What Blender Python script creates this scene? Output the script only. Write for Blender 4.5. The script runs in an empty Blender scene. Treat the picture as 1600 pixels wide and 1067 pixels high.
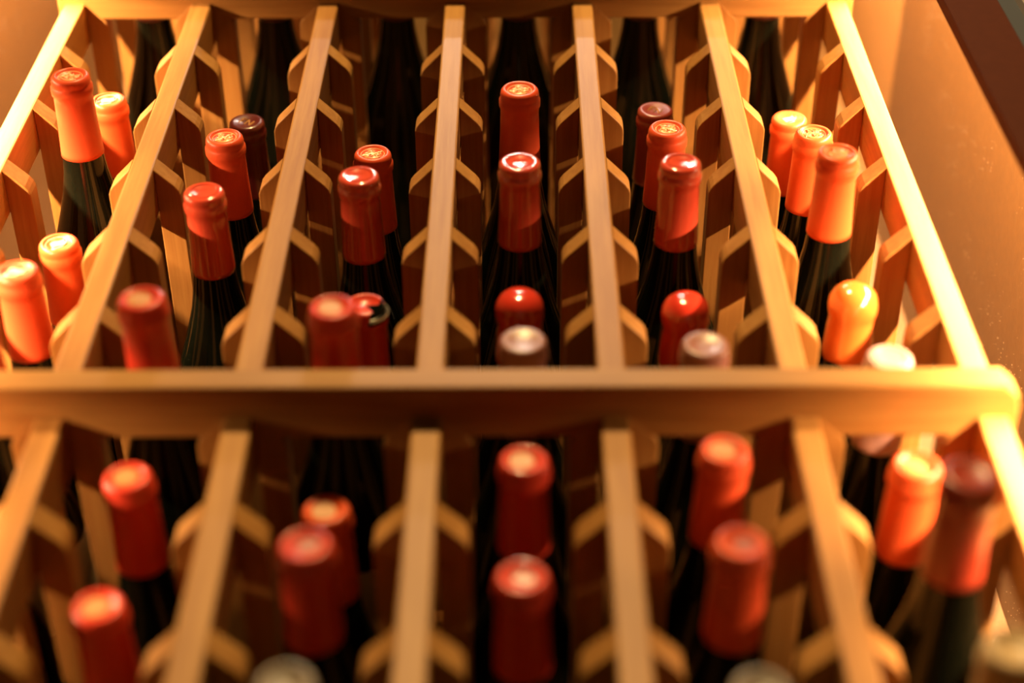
import bpy, bmesh, math, random
from mathutils import Matrix, Vector
random.seed(7)
S = bpy.context.scene
COL = S.collection

# ------------------------------------------------------------------ camera
CAM = Vector((0.05133, -0.58421, -0.86549))
R = Vector((0.99999, 0.00403, 0.00081)); U = Vector((0.00281, -0.81327, 0.58188)); F = Vector((-0.00301, 0.58187, 0.81328))
cd = bpy.data.cameras.new('camera'); cam = bpy.data.objects.new('camera', cd); COL.objects.link(cam)
cam.matrix_world = Matrix(((R.x, U.x, -F.x, CAM.x), (R.y, U.y, -F.y, CAM.y), (R.z, U.z, -F.z, CAM.z), (0, 0, 0, 1)))
cd.sensor_width = 36; cd.lens = 2600.64 * 36 / 1600
cd.clip_start = 0.02
cd.dof.use_dof = True; cd.dof.focus_distance = 1.235; cd.dof.aperture_fstop = 2.45
S.camera = cam

# ------------------------------------------------------------------ world, exposure
S.view_settings.view_transform = 'Standard'; S.view_settings.look = 'None'
S.view_settings.gamma = 1; S.view_settings.use_curve_mapping = False
S.view_settings.exposure = 0.0
w = bpy.data.worlds.new('room_air'); S.world = w; w.use_nodes = True
w.node_tree.nodes['Background'].inputs[0].default_value = (1.0, 0.55, 0.28, 1)
w.node_tree.nodes['Background'].inputs[1].default_value = 0.002

# ------------------------------------------------------------------ lamps
LEDX, LEDY = 0.382, -0.077
def area(name, loc, direction, sx, sy, power, col):
    l = bpy.data.lights.new(name, 'AREA'); l.shape = 'RECTANGLE'; l.size = sx; l.size_y = sy
    l.energy = power; l.color = col
    o = bpy.data.objects.new(name, l); COL.objects.link(o); o.location = loc
    z = -Vector(direction).normalized(); y = Vector((0, 0, 1)); x = y.cross(z).normalized(); y = z.cross(x)
    o.matrix_world = Matrix(((x.x, y.x, z.x, loc[0]), (x.y, y.y, z.y, loc[1]), (x.z, y.z, z.z, loc[2]), (0, 0, 0, 1)))
    return o
LEDP = 32.0
LEDC = (1.0, 0.63, 0.32)
for s in (-1, 1):
    area('strip_light', (s * LEDX, LEDY, 0.39), (-s * 0.25, 0.97, 0), 0.006, 1.42, LEDP, LEDC).data.spread = math.radians(130)
area('front_fill_light', (0.0, -1.75, 1.0), (0, 1.75, -1.0), 0.16, 0.16, 76, (1.0, 0.68, 0.27))  # warm frontal fill, added to brighten the post fronts
def spot(loc, power, rad, col=(1.0, 0.86, 0.72), aim=(0, 0, 0.0), ang=50):
    l = bpy.data.lights.new('ceiling_spot', 'SPOT'); l.energy = power; l.color = col; l.shadow_soft_size = rad
    l.spot_size = math.radians(ang); l.spot_blend = 0.6
    o = bpy.data.objects.new('ceiling_spot', l); COL.objects.link(o); o.location = loc
    o.rotation_euler = (Vector(aim) - Vector(loc)).to_track_quat('-Z', 'Y').to_euler()
spot((0.05, -0.80, 3.0), 66, 0.035, (1.0, 0.9, 0.78))
for x, y in ((-0.22, -1.55), (0.03, -1.72), (0.16, -1.72), (0.34, -1.5)):
    spot((x, y, 3.0), 20, 0.03, (1.0, 0.85, 0.7))

# ------------------------------------------------------------------ materials
def mat(name):
    m = bpy.data.materials.new(name); m.use_nodes = True
    return m, m.node_tree, m.node_tree.nodes['Principled BSDF']
def flat(name, col, rough=0.5, metal=0.0, coat=0.0, spec=0.5):
    m, t, b = mat(name)
    b.inputs['Base Color'].default_value = (*col, 1); b.inputs['Roughness'].default_value = rough
    b.inputs['Metallic'].default_value = metal; b.inputs['Coat Weight'].default_value = coat
    b.inputs['Specular IOR Level'].default_value = spec
    return m
def mottled(name, col, rough, scale=60, amp=0.12, bump=0.15, coat=0.0, metal=0.0, spec=0.5):
    m, t, b = mat(name); N = t.nodes; L = t.links
    tc = N.new('ShaderNodeTexCoord'); n = N.new('ShaderNodeTexNoise'); n.inputs['Scale'].default_value = scale
    n.inputs['Detail'].default_value = 4
    L.new(tc.outputs['Object'], n.inputs['Vector'])
    r = N.new('ShaderNodeMix'); r.data_type = 'RGBA'
    r.inputs[6].default_value = (*[c * (1 - amp) for c in col], 1); r.inputs[7].default_value = (*[min(1, c * (1 + amp)) for c in col], 1)
    L.new(n.outputs['Fac'], r.inputs[0]); L.new(r.outputs[2], b.inputs['Base Color'])
    bp = N.new('ShaderNodeBump'); bp.inputs['Strength'].default_value = bump; bp.inputs['Distance'].default_value = 0.0006
    L.new(n.outputs['Fac'], bp.inputs['Height']); L.new(bp.outputs['Normal'], b.inputs['Normal'])
    b.inputs['Roughness'].default_value = rough; b.inputs['Coat Weight'].default_value = coat
    b.inputs['Metallic'].default_value = metal; b.inputs['Specular IOR Level'].default_value = spec
    return m
def wood(name, axis, light=(0.335, 0.160, 0.041), dark=(0.235, 0.097, 0.020)):
    m, t, b = mat(name); N = t.nodes; L = t.links
    tc = N.new('ShaderNodeTexCoord'); mp = N.new('ShaderNodeMapping')
    sc = [260, 260, 260]; sc[axis] = 14
    mp.inputs['Scale'].default_value = sc
    oi = N.new('ShaderNodeObjectInfo'); ad = N.new('ShaderNodeVectorMath'); ad.operation = 'ADD'
    cm = N.new('ShaderNodeCombineXYZ'); mu = N.new('ShaderNodeMath'); mu.operation = 'MULTIPLY'; mu.inputs[1].default_value = 3.0
    L.new(oi.outputs['Random'], mu.inputs[0])
    for i in range(3): L.new(mu.outputs[0], cm.inputs[i])
    L.new(tc.outputs['Object'], ad.inputs[0]); L.new(cm.outputs[0], ad.inputs[1]); L.new(ad.outputs[0], mp.inputs['Vector'])
    n = N.new('ShaderNodeTexNoise'); n.inputs['Scale'].default_value = 1; n.inputs['Detail'].default_value = 5; n.inputs['Roughness'].default_value = 0.65
    L.new(mp.outputs[0], n.inputs['Vector'])
    mp2 = N.new('ShaderNodeMapping'); s2 = [30, 30, 30]; s2[axis] = 3; mp2.inputs['Scale'].default_value = s2
    L.new(ad.outputs[0], mp2.inputs['Vector'])
    n2 = N.new('ShaderNodeTexNoise'); n2.inputs['Scale'].default_value = 1; n2.inputs['Detail'].default_value = 2
    L.new(mp2.outputs[0], n2.inputs['Vector'])
    av = N.new('ShaderNodeMath'); av.operation = 'ADD'; L.new(n.outputs['Fac'], av.inputs[0]); L.new(n2.outputs['Fac'], av.inputs[1])
    ra = N.new('ShaderNodeMapRange'); ra.inputs[1].default_value = 0.75; ra.inputs[2].default_value = 1.25
    L.new(av.outputs[0], ra.inputs[0])
    mx = N.new('ShaderNodeMix'); mx.data_type = 'RGBA'; mx.inputs[6].default_value = (*dark, 1); mx.inputs[7].default_value = (*light, 1)
    L.new(ra.outputs[0], mx.inputs[0]); L.new(mx.outputs[2], b.inputs['Base Color'])
    bp = N.new('ShaderNodeBump'); bp.inputs['Strength'].default_value = 0.12; bp.inputs['Distance'].default_value = 0.0004
    L.new(n.outputs['Fac'], bp.inputs['Height']); L.new(bp.outputs['Normal'], b.inputs['Normal'])
    b.inputs['Roughness'].default_value = 0.5
    b.inputs['Specular IOR Level'].default_value = 0.22
    return m
def dusty_wall(name, col):
    m, t, b = mat(name); N = t.nodes; L = t.links
    tc = N.new('ShaderNodeTexCoord')
    n = N.new('ShaderNodeTexNoise'); n.inputs['Scale'].default_value = 120; n.inputs['Detail'].default_value = 6
    L.new(tc.outputs['Object'], n.inputs['Vector'])
    r = N.new('ShaderNodeMix'); r.data_type = 'RGBA'
    r.inputs[6].default_value = (*[c * .8 for c in col], 1); r.inputs[7].default_value = (*[c * 1.2 for c in col], 1)
    L.new(n.outputs['Fac'], r.inputs[0])
    v = N.new('ShaderNodeTexVoronoi'); v.inputs['Scale'].default_value = 230; L.new(tc.outputs['Object'], v.inputs['Vector'])
    n3 = N.new('ShaderNodeTexNoise'); n3.inputs['Scale'].default_value = 14; L.new(tc.outputs['Object'], n3.inputs['Vector'])
    th = N.new('ShaderNodeMapRange'); th.inputs[1].default_value = 0.42; th.inputs[2].default_value = 0.66; th.inputs[3].default_value = 0.02; th.inputs[4].default_value = 0.12
    L.new(n3.outputs['Fac'], th.inputs[0])
    lt = N.new('ShaderNodeMath'); lt.operation = 'LESS_THAN'; L.new(v.outputs['Distance'], lt.inputs[0]); L.new(th.outputs[0], lt.inputs[1])
    m2 = N.new('ShaderNodeMix'); m2.data_type = 'RGBA'; L.new(lt.outputs[0], m2.inputs[0]); L.new(r.outputs[2], m2.inputs[6]); m2.inputs[7].default_value = (0.85, 0.72, 0.5, 1)
    L.new(m2.outputs[2], b.inputs['Base Color'])
    bp = N.new('ShaderNodeBump'); bp.inputs['Strength'].default_value = 0.3; bp.inputs['Distance'].default_value = 0.0006
    L.new(n.outputs['Fac'], bp.inputs['Height']); L.new(bp.outputs['Normal'], b.inputs['Normal'])
    b.inputs['Roughness'].default_value = 0.55
    return m

WOODX = wood('pale_wood_lengthwise_x', 0); WOODY = wood('pale_wood_lengthwise_y', 1); WOODZ = wood('pale_wood_lengthwise_z', 2)
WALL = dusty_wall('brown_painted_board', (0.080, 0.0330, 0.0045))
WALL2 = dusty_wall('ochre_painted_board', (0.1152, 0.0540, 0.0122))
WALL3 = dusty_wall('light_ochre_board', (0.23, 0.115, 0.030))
STILE = mottled('dark_brown_paint', (0.0540, 0.0122, 0.0029), 0.8, 150, 0.15, spec=0.05)
GREY = mottled('grey_plaster', (0.20, 0.155, 0.135), 0.9, 40, 0.1)
BLACK = flat('black_gap_shade_and_channel', (0.008, 0.008, 0.008), 0.8)  # black painted for shade in gaps; also the strip channels
FLOOR = mottled('dark_floor', (0.02, 0.014, 0.01), 0.6, 8, 0.2)
GLASS = mottled('dark_bottle_glass', (0.0030, 0.0036, 0.0019), 0.07, 400, 0.5, 0.02, spec=0.28)
M_RED = mottled('red_satin_foil', (0.6336, 0.0756, 0.0252), 0.36, 350, 0.06, 0.06, spec=0.3)
M_ORA = mottled('orange_red_satin_foil', (0.6336, 0.0828, 0.0216), 0.33, 350, 0.06, 0.06, spec=0.3)
M_GLO = mottled('glossy_red_foil', (0.5760, 0.0648, 0.0324), 0.14, 350, 0.05, 0.05, coat=0.6)
M_CRI = mottled('crimson_foil', (0.5760, 0.0432, 0.0216), 0.32, 350, 0.05, 0.05, coat=0.2, spec=0.3)
M_MAR = mottled('dark_maroon_foil', (0.0936, 0.0115, 0.0101), 0.28, 350, 0.06, 0.05, coat=0.3)
M_DRK = mottled('deep_red_foil', (0.3024, 0.0324, 0.0144), 0.34, 350, 0.05, 0.05)
M_MR2 = mottled('maroon_red_foil', (0.2160, 0.0252, 0.0130), 0.34, 350, 0.05, 0.05)
M_MAU = mottled('dusky_mauve_foil', (0.2592, 0.1008, 0.0792), 0.36, 350, 0.06, 0.05)
M_PNK = mottled('pale_pink_foil', (0.42, 0.24, 0.20), 0.40, 350, 0.06, 0.05)
M_GRY = mottled('grey_cream_foil', (0.20, 0.150, 0.115), 0.45, 350, 0.06, 0.05)
M_CRM = mottled('cream_gold_foil', (0.55, 0.37, 0.19), 0.45, 350, 0.06, 0.05)
M_WXR = flat('red_wax', (0.5400, 0.0360, 0.0180), 0.16, coat=0.6)
M_WXO = flat('orange_wax', (0.6192, 0.1224, 0.0216), 0.16, coat=0.6)
EMB_G = flat('gilt_and_sheen_relief', (0.5760, 0.3024, 0.1224), 0.30)  # sheen painted into the red crests; real gilt on the monograms
EMB_R = flat('raised_foil_relief', (0.6192, 0.2160, 0.1224), 0.30)
EMB_P = flat('pale_sheen_relief', (0.4752, 0.1944, 0.0576), 0.42)  # pale sheen of the red foil painted as a gold tint
EMB_W = flat('painted_sheen_relief', (0.6840, 0.5184, 0.3240), 0.3)  # sheen of the banner reliefs painted as a pale colour
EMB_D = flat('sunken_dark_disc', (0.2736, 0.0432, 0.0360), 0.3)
SILV = flat('lip_highlight_silver', (0.65, 0.6, 0.5), 0.25, 0.8)  # silver colour for the painted highlight on the glass lip
PAPER = mottled('cream_label_paper', (0.5760, 0.4752, 0.3024), 0.8, 90, 0.06)
INK = flat('brown_ink', (0.05, 0.025, 0.012), 0.7)
LEDM = flat('frosted_diffuser', (0.9, 0.85, 0.75), 0.5)
lm, lt_, lb = mat('lit_diffuser'); lb.inputs['Emission Color'].default_value = (*LEDC, 1); lb.inputs['Emission Strength'].default_value = 1.5

# ------------------------------------------------------------------ mesh helpers
def link(name, bm, m, parent=None, smooth=False, extra=()):
    me = bpy.data.meshes.new(name); bm.normal_update(); bm.to_mesh(me); bm.free()
    me.materials.append(m)
    for e in extra: me.materials.append(e)
    if smooth:
        for p in me.polygons: p.use_smooth = True
    o = bpy.data.objects.new(name, me); COL.objects.link(o)
    if parent: o.parent = parent
    return o
def box(bm, x0, x1, y0, y1, z0, z1, bev=0.0):
    r = bmesh.ops.create_cube(bm, size=1.0)
    for v in r['verts']:
        v.co = Vector((x0 + (v.co.x + .5) * (x1 - x0), y0 + (v.co.y + .5) * (y1 - y0), z0 + (v.co.z + .5) * (z1 - z0)))
    if bev:
        es = list({e for v in r['verts'] for e in v.link_edges})
        bmesh.ops.bevel(bm, geom=es, offset=bev, segments=2, affect='EDGES', profile=0.5)
def prism(bm, pts, z0, z1, bev=0.0):
    lo = [bm.verts.new((x, y, z0)) for x, y in pts]; hi = [bm.verts.new((x, y, z1)) for x, y in pts]
    n = len(pts)
    f = [bm.faces.new(lo[::-1]), bm.faces.new(hi)]
    for i in range(n): f.append(bm.faces.new((lo[i], lo[(i + 1) % n], hi[(i + 1) % n], hi[i])))
    bmesh.ops.recalc_face_normals(bm, faces=f)
    if bev:
        es = [e for e in f[0].edges] + [e for e in f[1].edges]
        bmesh.ops.bevel(bm, geom=es, offset=bev, segments=2, affect='EDGES', profile=0.5)
def lathe(bm, prof, seg=48, ox=0, oy=0, jitter=None):
    rings = []
    for i, (r, z) in enumerate(prof):
        if r < 1e-6: rings.append([bm.verts.new((ox, oy, z))]); continue
        ring = []
        for k in range(seg):
            a = 2 * math.pi * k / seg; rr = r; zz = z
            if jitter: rr, zz = jitter(a, r, z)
            ring.append(bm.verts.new((ox + rr * math.cos(a), oy + rr * math.sin(a), zz)))
        rings.append(ring)
    fs = []
    for a, b in zip(rings, rings[1:]):
        if len(a) == 1 and len(b) == 1: continue
        for k in range(seg):
            k2 = (k + 1) % seg
            if len(a) == 1: fs.append(bm.faces.new((a[0], b[k2], b[k])))
            elif len(b) == 1: fs.append(bm.faces.new((a[k], a[k2], b[0])))
            else: fs.append(bm.faces.new((a[k], a[k2], b[k2], b[k])))
    bmesh.ops.recalc_face_normals(bm, faces=fs)
def tag(o, label, cat, group=None, kind=None):
    if label: o['label'] = label
    if cat: o['category'] = cat
    if group: o['group'] = group
    if kind: o['kind'] = kind
def empty(name, loc):
    o = bpy.data.objects.new(name, None); COL.objects.link(o); o.location = loc; o.empty_display_size = 0.05
    return o

# ------------------------------------------------------------------ setting
PITCH = 0.107; Z0 = 0.36396; PZ = 0.09301; PW = 0.0169; CW = 0.0172; CH = 0.0170
NB, NT = -1.30, 1.45                      # bottom and top of the niche
def structure(name, bm, m): o = link(name, bm, m); o['kind'] = 'structure'; return o
bm = bmesh.new(); box(bm, -0.47, 0.47, 0.345, 0.375, NB, NT); structure('wall_back', bm, WALL2)
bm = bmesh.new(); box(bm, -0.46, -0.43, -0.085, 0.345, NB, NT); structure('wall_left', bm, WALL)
bm = bmesh.new(); box(bm, 0.43, 0.46, -0.085, 0.345, NB, 0.651, 0.0015); structure('wall_right', bm, WALL)
bm = bmesh.new(); box(bm, 0.4405, 0.455, -0.085, 0.345, 0.6512, 0.6555); structure('trim_5', bm, BLACK)  # black strip standing for the shade in the joint between boards
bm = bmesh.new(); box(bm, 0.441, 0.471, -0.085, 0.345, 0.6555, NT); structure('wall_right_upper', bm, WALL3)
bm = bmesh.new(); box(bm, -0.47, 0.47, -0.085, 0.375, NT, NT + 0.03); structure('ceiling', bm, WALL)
bm = bmesh.new(); box(bm, -2.5, 2.5, -3.0, 0.6, NB - 0.05, NB); structure('floor', bm, FLOOR)
n = 0
for s in (-1, 1):
    n += 1
    bm = bmesh.new(); box(bm, min(s * .3539, s * .3917), max(s * .3539, s * .3917), -0.0950, -0.0850, NB, NT + .03, 0.0008)
    structure('trim_%d' % n, bm, STILE)
    bm = bmesh.new(); box(bm, min(s * .3917, s * .460), max(s * .3917, s * .460), -0.088, -0.0850, NB, NT + .03)
    structure('trim_%d' % (n + 2), bm, BLACK)  # black strip in place of the shaded gap beside the stile
    bm = bmesh.new(); box(bm, min(s * .4085, s * 2.0), max(s * .4085, s * 2.0), -0.0952, -0.0880, NB, 2.4)
    structure('wall_front_%s' % ('left' if s < 0 else 'right'), bm, GREY)
for s in (-1, 1):
    t = empty('led_strip', (s * LEDX, LEDY, -0.325))
    tag(t, 'slim vertical light strip hidden behind the %s edge trim of the niche' % ('left' if s < 0 else 'right'), 'light strip', 'light strips of the niche')
    bm = bmesh.new(); box(bm, -0.007, 0.007, -0.0078, -0.0022, 0, 1.43, 0.0006); link('channel', bm, BLACK, t)
    bm = bmesh.new(); box(bm, -0.005, 0.005, -0.0022, -0.0012, 0.005, 1.425); link('diffuser', bm, lm, t)

# ------------------------------------------------------------------ the rack
rack = empty('wine_rack', (0, 0, NB))
tag(rack, 'pale wooden wall rack of seven upright posts and paired bottle supports filling the niche', 'wine rack')
def rp(name, bm, m): o = link(name, bm, m, rack); o.location = (0, 0, -NB); return o
for i in range(-3, 4):
    x = i * PITCH
    bm = bmesh.new(); box(bm, x - PW / 2, x + PW / 2, 0, 0.036, NB, 1.35, 0.0015); rp('post', bm, WOODZ)
    bm = bmesh.new(); box(bm, x - PW / 2, x + PW / 2, 0.250, 0.284, NB, 1.35, 0.0011); rp('rear_post', bm, WOODZ)
def cleat_pts(x, s):
    a = x + s * PW / 2; q = CW
    p = [(a, 0.0004), (a + s * (q - .0035), q - .0035 + .0004), (a + s * (q - .0012), q + .0002), (a + s * (q - .0001), q + .0035), (a + s * q, q + .0065), (a + s * q, 0.284), (a, 0.284)]
    return p if s > 0 else p[::-1]
rest = bmesh.new()
for k in range(-10, 17):
    zt = Z0 - k * PZ
    if zt > 1.33 or zt < NB + .05: continue
    if k == 5: zt = -0.1229 + CH - .0002
    if k == -1: zt = 0.4421 + CH - .0002
    for i in range(-3, 4):
        for s in (-1, 1):
            if i * s == 3: continue
            if 0 <= k <= 7:
                bm = bmesh.new(); prism(bm, cleat_pts(i * PITCH, s), zt - CH, zt, 0.0008); rp('bottle_support', bm, WOODY)
            else: prism(rest, cleat_pts(i * PITCH, s), zt - CH, zt, 0.0008)
o = rp('bottle_support', rest, WOODY); o['kind'] = 'stuff'
for zb, zt in ((-0.1229, -0.1046), (0.4421, 0.4604), (-0.69, -0.6717), (1.0, 1.0183)):
    bm = bmesh.new()
    pts = [(-0.3255, -0.0214), (0.3255, -0.0214), (0.3335, -0.0135), (0.3355, -0.004), (0.3355, 0.0145), (-0.3355, 0.0145), (-0.3355, -0.004), (-0.3335, -0.0135)]
    prism(bm, pts, zb, zt, 0.0016); rp('cross_rail', bm, WOODX)
bm = bmesh.new(); box(bm, -0.335, 0.335, 0.002, 0.282, NB, NB + 0.04, 0.001); rp('plinth', bm, WOODX)

# ------------------------------------------------------------------ bottles  (local z = bottle axis, foot at 0, mouth at HT)
HT = 0.296
def zz(prof): return [(r, HT - d) for r, d in prof]
BODY = zz([(0, 0.0006), (0.0118, 0.0006), (0.0128, 0.002), (0.0132, 0.006), (0.0132, 0.010), (0.0126, 0.0125), (0.0130, 0.030), (0.0143, 0.058),
           (0.0160, 0.075), (0.0190, 0.092), (0.0232, 0.108), (0.0280, 0.124), (0.0325, 0.138), (0.0364, 0.152), (0.0390, 0.165), (0.0402, 0.180),
           (0.0405, 0.195), (0.0405, 0.285), (0.0392, 0.2925), (0.0360, 0.296), (0.020, 0.294), (0, 0.270)])
CAPS = zz([(0, 0.0004), (0.0092, 0.0004), (0.0098, -0.0009), (0.0108, -0.0014), (0.0122, -0.0010), (0.0134, 0.0006), (0.0139, 0.0032), (0.0137, 0.0048), (0.0141, 0.0058),
           (0.0148, 0.0072), (0.0149, 0.0100), (0.0147, 0.0122), (0.0138, 0.0142), (0.0138, 0.018), (0.0143, 0.036), (0.0153, 0.058), (0.0155, 0.0615), (0.0150, 0.0617)])
FLATCAP = zz([(0, 0.0003), (0.0030, 0.0002), (0.0060, -0.0002), (0.0085, -0.0009), (0.0100, -0.0012), (0.0112, -0.0013), (0.0126, -0.0009), (0.0136, 0.0004), (0.0140, 0.0028), (0.0136, 0.0048), (0.0139, 0.0058),
           (0.0147, 0.0072), (0.0148, 0.0100), (0.0146, 0.0122), (0.0137, 0.0142), (0.0137, 0.018), (0.0142, 0.036), (0.0152, 0.058), (0.0154, 0.0615), (0.0150, 0.0617)])
WAX = zz([(0, -0.0042), (0.0055, -0.0038), (0.0100, -0.0022), (0.0132, 0.0008), (0.0151, 0.0048), (0.0158, 0.0090), (0.0157, 0.0130), (0.0150, 0.0165), (0.0146, 0.020),
          (0.0148, 0.026), (0.0156, 0.036), (0.0162, 0.044), (0.0160, 0.0485), (0.0148, 0.0505)])
def mk_lathe(prof, m, jitter=None):
    bm = bmesh.new(); lathe(bm, prof, 64, jitter=jitter); me = bpy.data.meshes.new('m'); bm.normal_update(); bm.to_mesh(me); bm.free()
    me.materials.append(m)
    for p in me.polygons: p.use_smooth = True
    return me
ME_BODY = mk_lathe(BODY, GLASS)
_cache = {}
def cap_mesh(kind, m):
    k = (kind, m.name)
    if k not in _cache:
        if kind == 'wax':
            _cache[k] = mk_lathe(WAX, m, lambda a, r, z: (r * (1 + .012 * math.sin(3 * a + z * 300)), z + (.0012 * math.sin(2 * a) + .0008 * math.sin(5 * a) if z < HT - .03 else 0)))
        else:
            _cache[k] = mk_lathe(FLATCAP if kind == 'flat' else CAPS, m)
    return _cache[k]
def tube(bm, pts, r, z, h=0.0006, closed=False):
    """a low raised ridge following pts on the cap top"""
    n = len(pts); L = []; Rr = []; T = []
    for i, (x, y) in enumerate(pts):
        if closed: a = pts[i - 1]; b = pts[(i + 1) % n]
        else: a = pts[max(0, i - 1)]; b = pts[min(n - 1, i + 1)]
        dx, dy = b[0] - a[0], b[1] - a[1]; l = math.hypot(dx, dy) or 1; nx, ny = -dy / l, dx / l
        L.append(bm.verts.new((x + nx * r, y + ny * r, z))); Rr.append(bm.verts.new((x - nx * r, y - ny * r, z))); T.append(bm.verts.new((x, y, z + h)))
    for i in range(n if closed else n - 1):
        j = (i + 1) % n
        bm.faces.new((L[i], T[i], T[j], L[j])); bm.faces.new((T[i], Rr[i], Rr[j], T[j]))
def blob(bm, x, y, r, z, h=0.0007):
    c = bm.verts.new((x, y, z + h)); ring = [bm.verts.new((x + r * math.cos(a * .785), y + r * math.sin(a * .785), z)) for a in range(8)]
    for i in range(8): bm.faces.new((ring[i], ring[(i + 1) % 8], c))
def arc(cx, cy, r, a0, a1, n=12, q=1.0):
    return [(cx + r * math.cos(math.radians(a0 + (a1 - a0) * i / n)), cy + q * r * math.sin(math.radians(a0 + (a1 - a0) * i / n))) for i in range(n + 1)]
K = 0.001
def em_crest(seed, m):
    rnd = random.Random(seed); bm = bmesh.new(); z = HT - 0.0004
    tube(bm, arc(0, 0, 8.6 * K, 0, 360, 30), .35 * K, z, .0004)
    for q in range(4):                                                # looping scrolls either side of a stem
        a = rnd.uniform(0, 360); cx, cy = 3.9 * K * math.cos(math.radians(90 * q + 30)), 3.4 * K * math.sin(math.radians(90 * q + 30))
        tube(bm, arc(cx, cy, 2.2 * K, a, a + 300, 14), .5 * K, z, .0009)
        blob(bm, cx, cy, .9 * K, z, .0008)
    tube(bm, [(-6.5 * K, -4.5 * K), (-2 * K, -1 * K), (1.5 * K, 1 * K), (5.5 * K, 5 * K)], .6 * K, z, .0010)
    tube(bm, [(6.5 * K, -3.5 * K), (2 * K, -1.5 * K), (-1.5 * K, 1.5 * K), (-5 * K, 5.5 * K)], .55 * K, z, .0010)
    for q in range(9):
        a = rnd.uniform(0, 6.28); r = rnd.uniform(2, 7) * K; blob(bm, r * math.cos(a), r * math.sin(a), rnd.uniform(.5, 1.0) * K, z, .0008)
    tube(bm, arc(0, 1 * K, 7.0 * K, 205, 335, 12), .6 * K, z, .0008)
    return bm
def em_banner(seed, m):
    bm = bmesh.new(); z = HT - 0.0003; a = math.radians(12); ca, sa = math.cos(a), math.sin(a)
    def T(x, y): return ((x * ca - y * sa) * K, (x * sa + y * ca) * K)
    top = [T(-5 + i, 2.8 + .7 * math.sin(i * .6)) for i in range(11)]; bot = [T(-6 + i, -3.2 + .7 * math.sin(i * .6)) for i in range(11)]
    vt = [bm.verts.new((x, y, z + .0006)) for x, y in top]; vb = [bm.verts.new((x, y, z + .0006)) for x, y in bot]
    for i in range(10): bm.faces.new((vb[i], vb[i + 1], vt[i + 1], vt[i]))
    for y in (1.6, -.1, -1.8):
        tube(bm, [T(-4.6 + i, y + .6 * math.sin(i * .6)) for i in range(9)], .28 * K, z + .0006, .0003)
    tube(bm, [T(5, 2.9), T(6.6, 4.0), T(7.2, 1.8), T(6.0, -.8), T(4.2, -2.6)], .6 * K, z, .0009)
    tube(bm, [T(-6, -3.2), T(-7.2, -4.2), T(-4, -4.8), T(1, -4.9)], .5 * K, z, .0008)
    tube(bm, arc(0, 0, 9.0 * K, 0, 360, 30), .3 * K, z, .0004)
    return bm
def em_mono(seed, m, letters):
    bm = bmesh.new(); z = HT + 0.0002; a = math.radians(-28); ca, sa = math.cos(a), math.sin(a)
    def T(x, y): return ((x * ca - y * sa) * K * 1.25, (x * sa + y * ca) * K * 1.25)
    for st in letters: tube(bm, [T(*p) for p in st], .50 * K, z, .0008)
    return bm
MV = [[(-4.2, -3), (-4.2, 3)], [(-4.2, 3), (-1.2, 3)], [(-4.2, .2), (-1.8, .2)], [(0, -3), (0, 3)], [(0, 3), (3.8, -3)], [(3.8, -3), (3.8, 3)]]
def em_ring(seed, m):
    bm = bmesh.new(); z = HT + 0.0006
    tube(bm, arc(0, 0, 9.3 * K, 0, 360, 36), .5 * K, z + .0005, .0005); z = HT + 0.0001
    for q in range(9): a = math.radians(150 - q * 15); blob(bm, 6.3 * K * math.cos(a), 4.0 * K * math.sin(a), .5 * K, z, .00035)
    for q in range(7): a = math.radians(210 + q * 20); blob(bm, 6.3 * K * math.cos(a), 5.4 * K * math.sin(a), .45 * K, z, .00035)
    return bm
def em_disc(seed, m):
    bm = bmesh.new(); z = HT - 0.0003
    r = bmesh.ops.create_circle(bm, cap_ends=True, segments=28, radius=6.2 * K)
    for v in r['verts']: v.co += Vector((-1.2 * K, -.3 * K, z + .0004))
    rnd = random.Random(seed)
    for q in range(12):
        a = rnd.uniform(0, 6.28); rr = rnd.uniform(0, 5) * K; blob(bm, rr * math.cos(a) - .0012, rr * math.sin(a), rnd.uniform(.6, 1.1) * K, z + .0004, .0005)
    tube(bm, arc(-.0012, 0, 6.6 * K, 0, 360, 28), .5 * K, z, .0008)
    return bm
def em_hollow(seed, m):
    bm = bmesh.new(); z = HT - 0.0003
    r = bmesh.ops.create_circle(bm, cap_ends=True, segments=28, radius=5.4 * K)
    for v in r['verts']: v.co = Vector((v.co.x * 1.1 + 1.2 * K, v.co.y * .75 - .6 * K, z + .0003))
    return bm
EM = {'crest': em_crest, 'banner': em_banner, 'ring': em_ring, 'disc': em_disc, 'hollow': em_hollow}
def label_mesh(a0, a1, d0, d1):
    bm = bmesh.new(); n = 26; rr = 0.04065; va = []; vb = []
    for i in range(n + 1):
        a = math.radians(a0 + (a1 - a0) * i / n)
        def rad(d):
            for (ra, da), (rb, db) in zip([(r, HT - z) for r, z in BODY], [(r, HT - z) for r, z in BODY][1:]):
                if da <= d <= db: return ra + (rb - ra) * (d - da) / (db - da) + .0002
            return rr
        va.append([bm.verts.new((rad(d) * math.cos(a), rad(d) * math.sin(a), HT - d)) for d in [d0 + (d1 - d0) * j / 8 for j in range(9)]])
    for p, q in zip(va, va[1:]):
        for j in range(8): bm.faces.new((p[j], p[j + 1], q[j + 1], q[j]))
    return bm
GLYPH = {'S': [[(3.2, 5.2), (1.9, 6), (.6, 5.2), (.6, 4), (1.8, 3.1), (3.1, 2.2), (3.2, .9), (1.9, 0), (.4, .8)]],
         'I': [[(1.2, 0), (1.2, 6)], [(.2, 6), (2.2, 6)], [(.2, 0), (2.2, 0)]], 'A': [[(0, 0), (2, 6), (4, 0)], [(.8, 2.2), (3.2, 2.2)]]}
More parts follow.
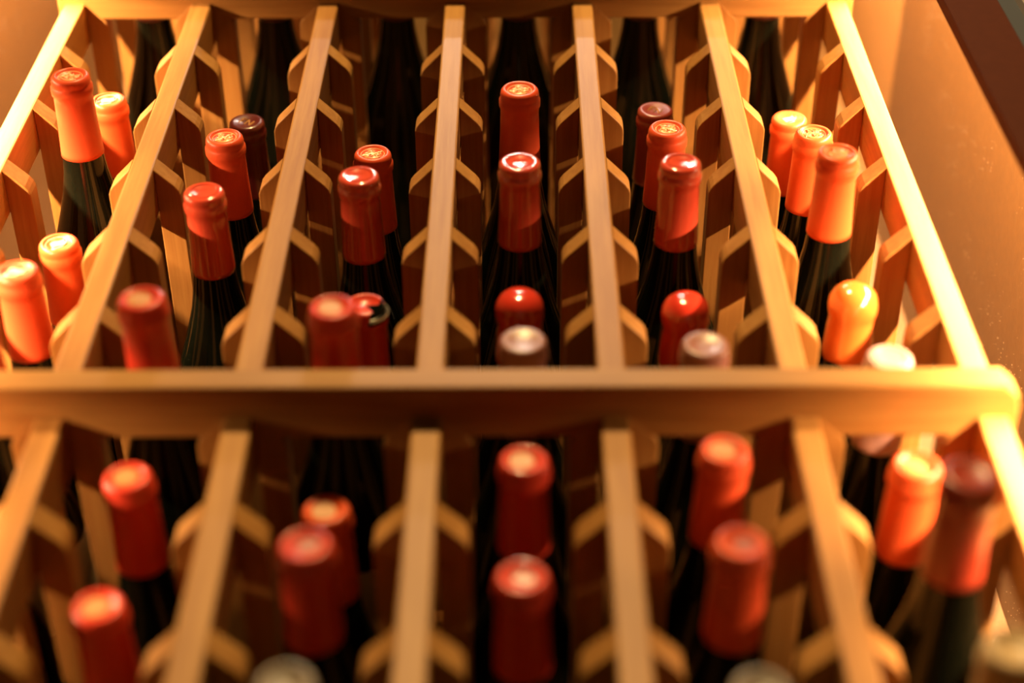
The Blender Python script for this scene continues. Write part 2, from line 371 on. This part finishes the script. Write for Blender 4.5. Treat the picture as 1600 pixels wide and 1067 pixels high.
def lettering(text, amid, d, h):
    bm = bmesh.new(); x = 0; sc = h / 6; r = 0.04095
    wid = {'S': 5.6, 'I': 4.2, 'A': 6}
    tot = sum(wid[c] for c in text)
    for ch in text:
        for st in GLYPH[ch]:
            for (xa, ya), (xb, yb) in zip(st, st[1:]):
                lx, ly = xb - xa, yb - ya; l = math.hypot(lx, ly); nx, ny = -ly / l * .38, lx / l * .38
                vs = []
                for px, py in ((xa + nx, ya + ny), (xa - nx, ya - ny), (xb - nx, yb - ny), (xb + nx, yb + ny)):
                    a = math.radians(amid) + ((x + px) - tot / 2) * sc / r
                    vs.append(bm.verts.new((r * math.cos(a), r * math.sin(a), HT - d + py * sc)))
                bm.faces.new(vs)
        x += wid[ch]
    return bm

# name, column 1..6, row, mouth y, neck x offset, cap style, material, emblem, capsule seen, label text
B = [
 ('A',1,2,-0.0494,0.0010,'cap',M_RED,'crest', 'bottle in matte orange-red capsule at top left, right beside the bright leftmost post'),
 ('B',1,1,0.0175,0.0002,'cap',M_ORA,'banner', 'bottle with shiny banner relief on red cap, top left, half behind a matte capsule'),
 ('C',1,4,-0.0052,0.0006,'cap',M_RED,'banner', 'bottle with pale shield relief on its red cap, cut by the left picture edge'),
 ('D',1,3,0.0323,0.0003,'cap',M_ORA,'banner', 'bottle with glossy orange cap and swirling relief, just right of the cut-off one'),
 ('E',2,2,0.0004,-0.0013,'cap',M_RED,'crest', 'bottle with crested red capsule in front of the dark maroon cap in the second column'),
 ('F',2,1,0.0375,-0.0007,'flat',M_MAR,'mono', 'bottle with dark maroon cap and gold monogram, upper left, peeking behind a red capsule'),
 ('G',2,3,-0.0080,-0.0012,'flat',M_GLO,'ring', 'bottle with plain glossy red cap, third from the top in the second column'),
 ('H',2,5,-0.0490,-0.0038,'cap',M_CRI,'disc', 'bottle with blurred crimson capsule just above the cross rail in the second column'),
 ('I',2,6,0.0097,-0.0032,'cap',M_CRI,'disc', 'bottle with blurred red cap in the second column, first below the cross rail'),
 ('J',2,7,0.0161,-0.0014,'cap',M_CRI,'disc', 'bottle with blurred red cap at the bottom left corner, lowest of the second column'),
 ('K',3,2,0.0141,-0.0008,'cap',M_RED,'crest', 'bottle with crested cap and shaded crimson neck, farthest back in the third column'),
 ('L',3,3,-0.0201,-0.0021,'flat',M_GLO,'ring', 'bottle with glossy red cap in the third column, in front of a crested cap'),
 ('M',3,5,-0.0433,-0.0014,'cap',M_CRI,'disc', 'bottle with blurred red capsule above the cross rail, partly hiding the torn red foil'),
 ('N',3,4,0.0232,0.0066,'torn',M_CRI,None, 'bottle with torn red foil baring a black lip with a silvery highlight, third column'),
 ('O',3,6,0.0339,-0.0023,'cap',M_ORA,'disc', 'bottle with small orange-rimmed cap below the cross rail, touching a larger pink-topped cap'),
 ('Q',3,7,-0.0260,0.0003,'cap',M_CRI,'hollow', 'bottle with large blurred crimson capsule in the third column near the bottom'),
 ('R',3,8,-0.0280,0.0008,'cap',M_GRY,None, 'bottle with grey-cream cap barely rising over the bottom edge, in the third column'),
 ('S',4,2,-0.0376,0.0002,'cap',M_RED,'crest', 'bottle with crest on red capsule, uppermost in the centre column'),
 ('T',4,3,-0.0306,0.0000,'flat',M_GLO,'ring', 'bottle with glossy red cap and white glints, second from top in the centre column'),
 ('U',4,4,0.0161,-0.0004,'wax',M_WXR,None, 'bottle sealed with domed red wax in the centre column, above the mauve cap'),
 ('V',4,5,-0.0193,0.0013,'flat',M_MAU,'hollow', 'bottle with dusky mauve cap in the centre column, touching the cross rail'),
 ('W',4,6,-0.0023,0.0015,'cap',M_CRI,'disc', 'bottle with blurred red cap in the centre column, first below the cross rail'),
 ('X',4,7,-0.0041,0.0001,'cap',M_CRI,'hollow', 'bottle with large blurred red cap at the bottom of the centre column'),
 ('Y',5,1,0.0280,-0.0003,'flat',M_MR2,'mono', 'bottle with maroon cap and pale angular monogram, uppermost in the fifth column'),
 ('Z',5,2,-0.0058,0.0006,'cap',M_RED,'crest', 'bottle with crest on orange-red cap, second from the top in the fifth column'),
 ('AA',5,3,-0.0297,0.0014,'flat',M_GLO,'ring', 'bottle with glossy brownish-red cap, third from the top in the fifth column'),
 ('AB',5,4,0.0194,0.0002,'wax',M_WXR,None, 'bottle sealed with domed red wax in the fifth column, behind a brownish-pink cap'),
 ('AC',5,5,-0.0162,0.0008,'flat',M_MAU,'hollow', 'bottle with brownish-pink cap in the fifth column, touching the cross rail'),
 ('AD',5,6,-0.0083,0.0038,'cap',M_RED,'disc', 'bottle with blurred pale-topped red cap, first below the cross rail in the fifth column'),
 ('AE',5,7,-0.0262,0.0011,'cap',M_RED,'hollow', 'bottle with large blurred red capsule in the fifth column near the bottom'),
 ('AF',5,8,-0.0240,-0.0002,'cap',M_GRY,None, 'bottle with grey-cream cap barely rising over the bottom edge, in the fifth column'),
 ('AG',6,1,0.0362,-0.0013,'flat',M_ORA,'banner', 'bottle farthest back of the three lit orange capsules at the upper right'),
 ('AH',6,2,-0.0017,0.0003,'cap',M_ORA,'crest', 'middle bottle of the three lit orange capsules at the upper right'),
 ('AI',6,3,-0.0371,-0.0006,'cap',M_ORA,'crest', 'nearest bottle of the three lit orange capsules at the upper right'),
 ('AJ',6,4,0.0123,0.0007,'wax',M_WXO,None, 'bottle sealed with bright orange domed wax, right side above the cross rail'),
 ('AK',6,5,-0.0056,0.0031,'flat',M_PNK,'ring', 'bottle with pale pink cap peeking over the right end of the cross rail'),
 ('AL',6,6,0.0025,0.0029,'cap',M_ORA,'disc', 'bottle with pale-topped orange capsule below the right end of the cross rail'),
 ('AM',6,7,-0.0698,-0.0001,'flat',M_DRK,'ring', 'bottle with dark maroon cap and glowing orange lower foil at the right edge'),
 ('AN',6,8,-0.0484,0.0023,'cap',M_CRM,None, 'bottle with blurred cream cap in the bottom right corner'),
 ('T1',1,-1,-0.030,0,'cap',M_MAR,None, 'dark bottle body behind the top rail in the leftmost column'),
 ('T2',2,-1,-0.030,0,'cap',M_MAR,None, 'dark bottle body with a faint glint behind the top rail in the second column'),
 ('T3',3,-1,-0.030,0,'cap',M_MAR,None, 'dark bottle body in deep shade behind the top rail in the third column'),
 ('T4',4,-1,-0.030,0,'cap',M_MAR,None, 'dark bottle body behind the top rail straight above the centre column caps'),
 ('T5',5,-1,-0.030,0,'cap',M_MAR,None, 'dark bottle shoulder with bright white glint behind the top rail in the fifth column'),
 ('T6',6,-1,-0.030,0,'cap',M_MAR,None, 'slim dark bottle neck and shoulder behind the right end of the top rail'),
 ('L1',1,5,-0.035,0,'cap',M_RED,None, 'bottle with cream lettered label glimpsed beside the second post below the cross rail'),
 ('L2',1,6,-0.020,0,'cap',M_RED,None, 'dark bottle glimpsed through the supports at the left edge, below the cross rail'),
 ('L3',1,7,-0.010,0,'cap',M_RED,None, 'bottle body with a thin gold-edged curve near the bottom left corner'),
]
LABELS = {'L1': (-85, 75, 0.168, 0.221, 'SSIA'), 'M': (-125, 10, 0.172, 0.25, None), 'L3': (-70, 60, 0.165, 0.24, None)}
for n_, colm, k, y, dx, style, m, em, lab in B:
    xc = (colm + .5 - 4) * PITCH; zt = Z0 - k * PZ
    if k == 5: zt = -0.1229 + CH
    if k == -1: zt = 0.4421 + CH
    zc = zt + math.sqrt(0.0405 ** 2 - (PITCH / 2 - PW / 2 - CW) ** 2) + 0.0003 + abs(dx) * .4
    root = empty('wine_bottle', (xc, y + HT, zc))
    roll = 0.0
    root.rotation_euler = Matrix.Rotation(math.pi / 2, 3, 'X').to_euler()
    ang = math.atan2(dx, HT)
    root.rotation_euler = (Matrix.Rotation(ang, 3, 'Z') @ Matrix.Rotation(math.pi / 2, 3, 'X')).to_euler()
    if n_ == 'L1': root.scale = (1.06, 1.06, 1); root.location.z += 0.0040
    tag(root, lab, 'wine bottle', 'bottles lying in the rack')
    b = bpy.data.objects.new('glass_body', ME_BODY); COL.objects.link(b); b.parent = root
    if style == 'wax':
        c = bpy.data.objects.new('wax_seal', cap_mesh('wax', m))
    elif style == 'torn':
        bm = bmesh.new(); seg = 64; prof = CAPS; rings = []
        for r, z in prof:
            rings.append([bm.verts.new((r * math.cos(2 * math.pi * q / seg), r * math.sin(2 * math.pi * q / seg), z)) for q in range(seg)])
        for ia, (ra, rb) in enumerate(zip(rings, rings[1:])):
            for q in range(seg):
                cx = math.cos(2 * math.pi * (q + .5) / seg + .35)
                xm = prof[ia + 1][0] * cx
                if xm > .0078 and ia < 9: continue                      # the torn-away sector on the right
                bm.faces.new((ra[q], ra[(q + 1) % seg], rb[(q + 1) % seg], rb[q]))
        me = bpy.data.meshes.new('torn'); bm.to_mesh(me); bm.free(); me.materials.append(m)
        for p in me.polygons: p.use_smooth = True
        c = bpy.data.objects.new('foil_capsule', me)
        bm = bmesh.new(); pts = arc(0, 0, 0.0146, -75, 45, 20)  # highlight on the black glass lip, modelled as a silver ridge
        tube(bm, pts, .0009, HT - .0045, .0012); link('lip_highlight', bm, SILV, root)['label'] = 'painted silvery highlight on the bared lip'
    else:
        c = bpy.data.objects.new('foil_capsule', cap_mesh('flat' if style == 'flat' else 'cap', m))
    COL.objects.link(c); c.parent = root
    if em:
        sd = sum(map(ord, n_))
        if em == 'mono': bm = em_mono(sd, m, MV); em_m = EMB_G
        else:
            bm = EM[em](sd, m)
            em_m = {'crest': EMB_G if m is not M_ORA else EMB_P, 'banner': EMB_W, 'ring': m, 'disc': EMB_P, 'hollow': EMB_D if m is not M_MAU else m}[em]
        bmesh.ops.recalc_face_normals(bm, faces=bm.faces)
        for f in bm.faces:
            if f.normal.z < 0: f.normal_flip()
        # turn the relief so that its top points up in the picture
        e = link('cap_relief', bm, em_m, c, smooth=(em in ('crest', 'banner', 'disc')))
        if em != 'mono': e.rotation_euler.z = math.radians((sd * 37) % 60 - 30)
    if n_ in LABELS:
        a0, a1, d0, d1, tx = LABELS[n_]
        bm = label_mesh(a0, a1, d0, d1)
        bmesh.ops.recalc_face_normals(bm, faces=bm.faces)
        pl = link('paper_label', bm, PAPER, root, smooth=True)
        if tx: link('lettering', lettering(tx, 0, 0.194, 0.0040), INK, pl)
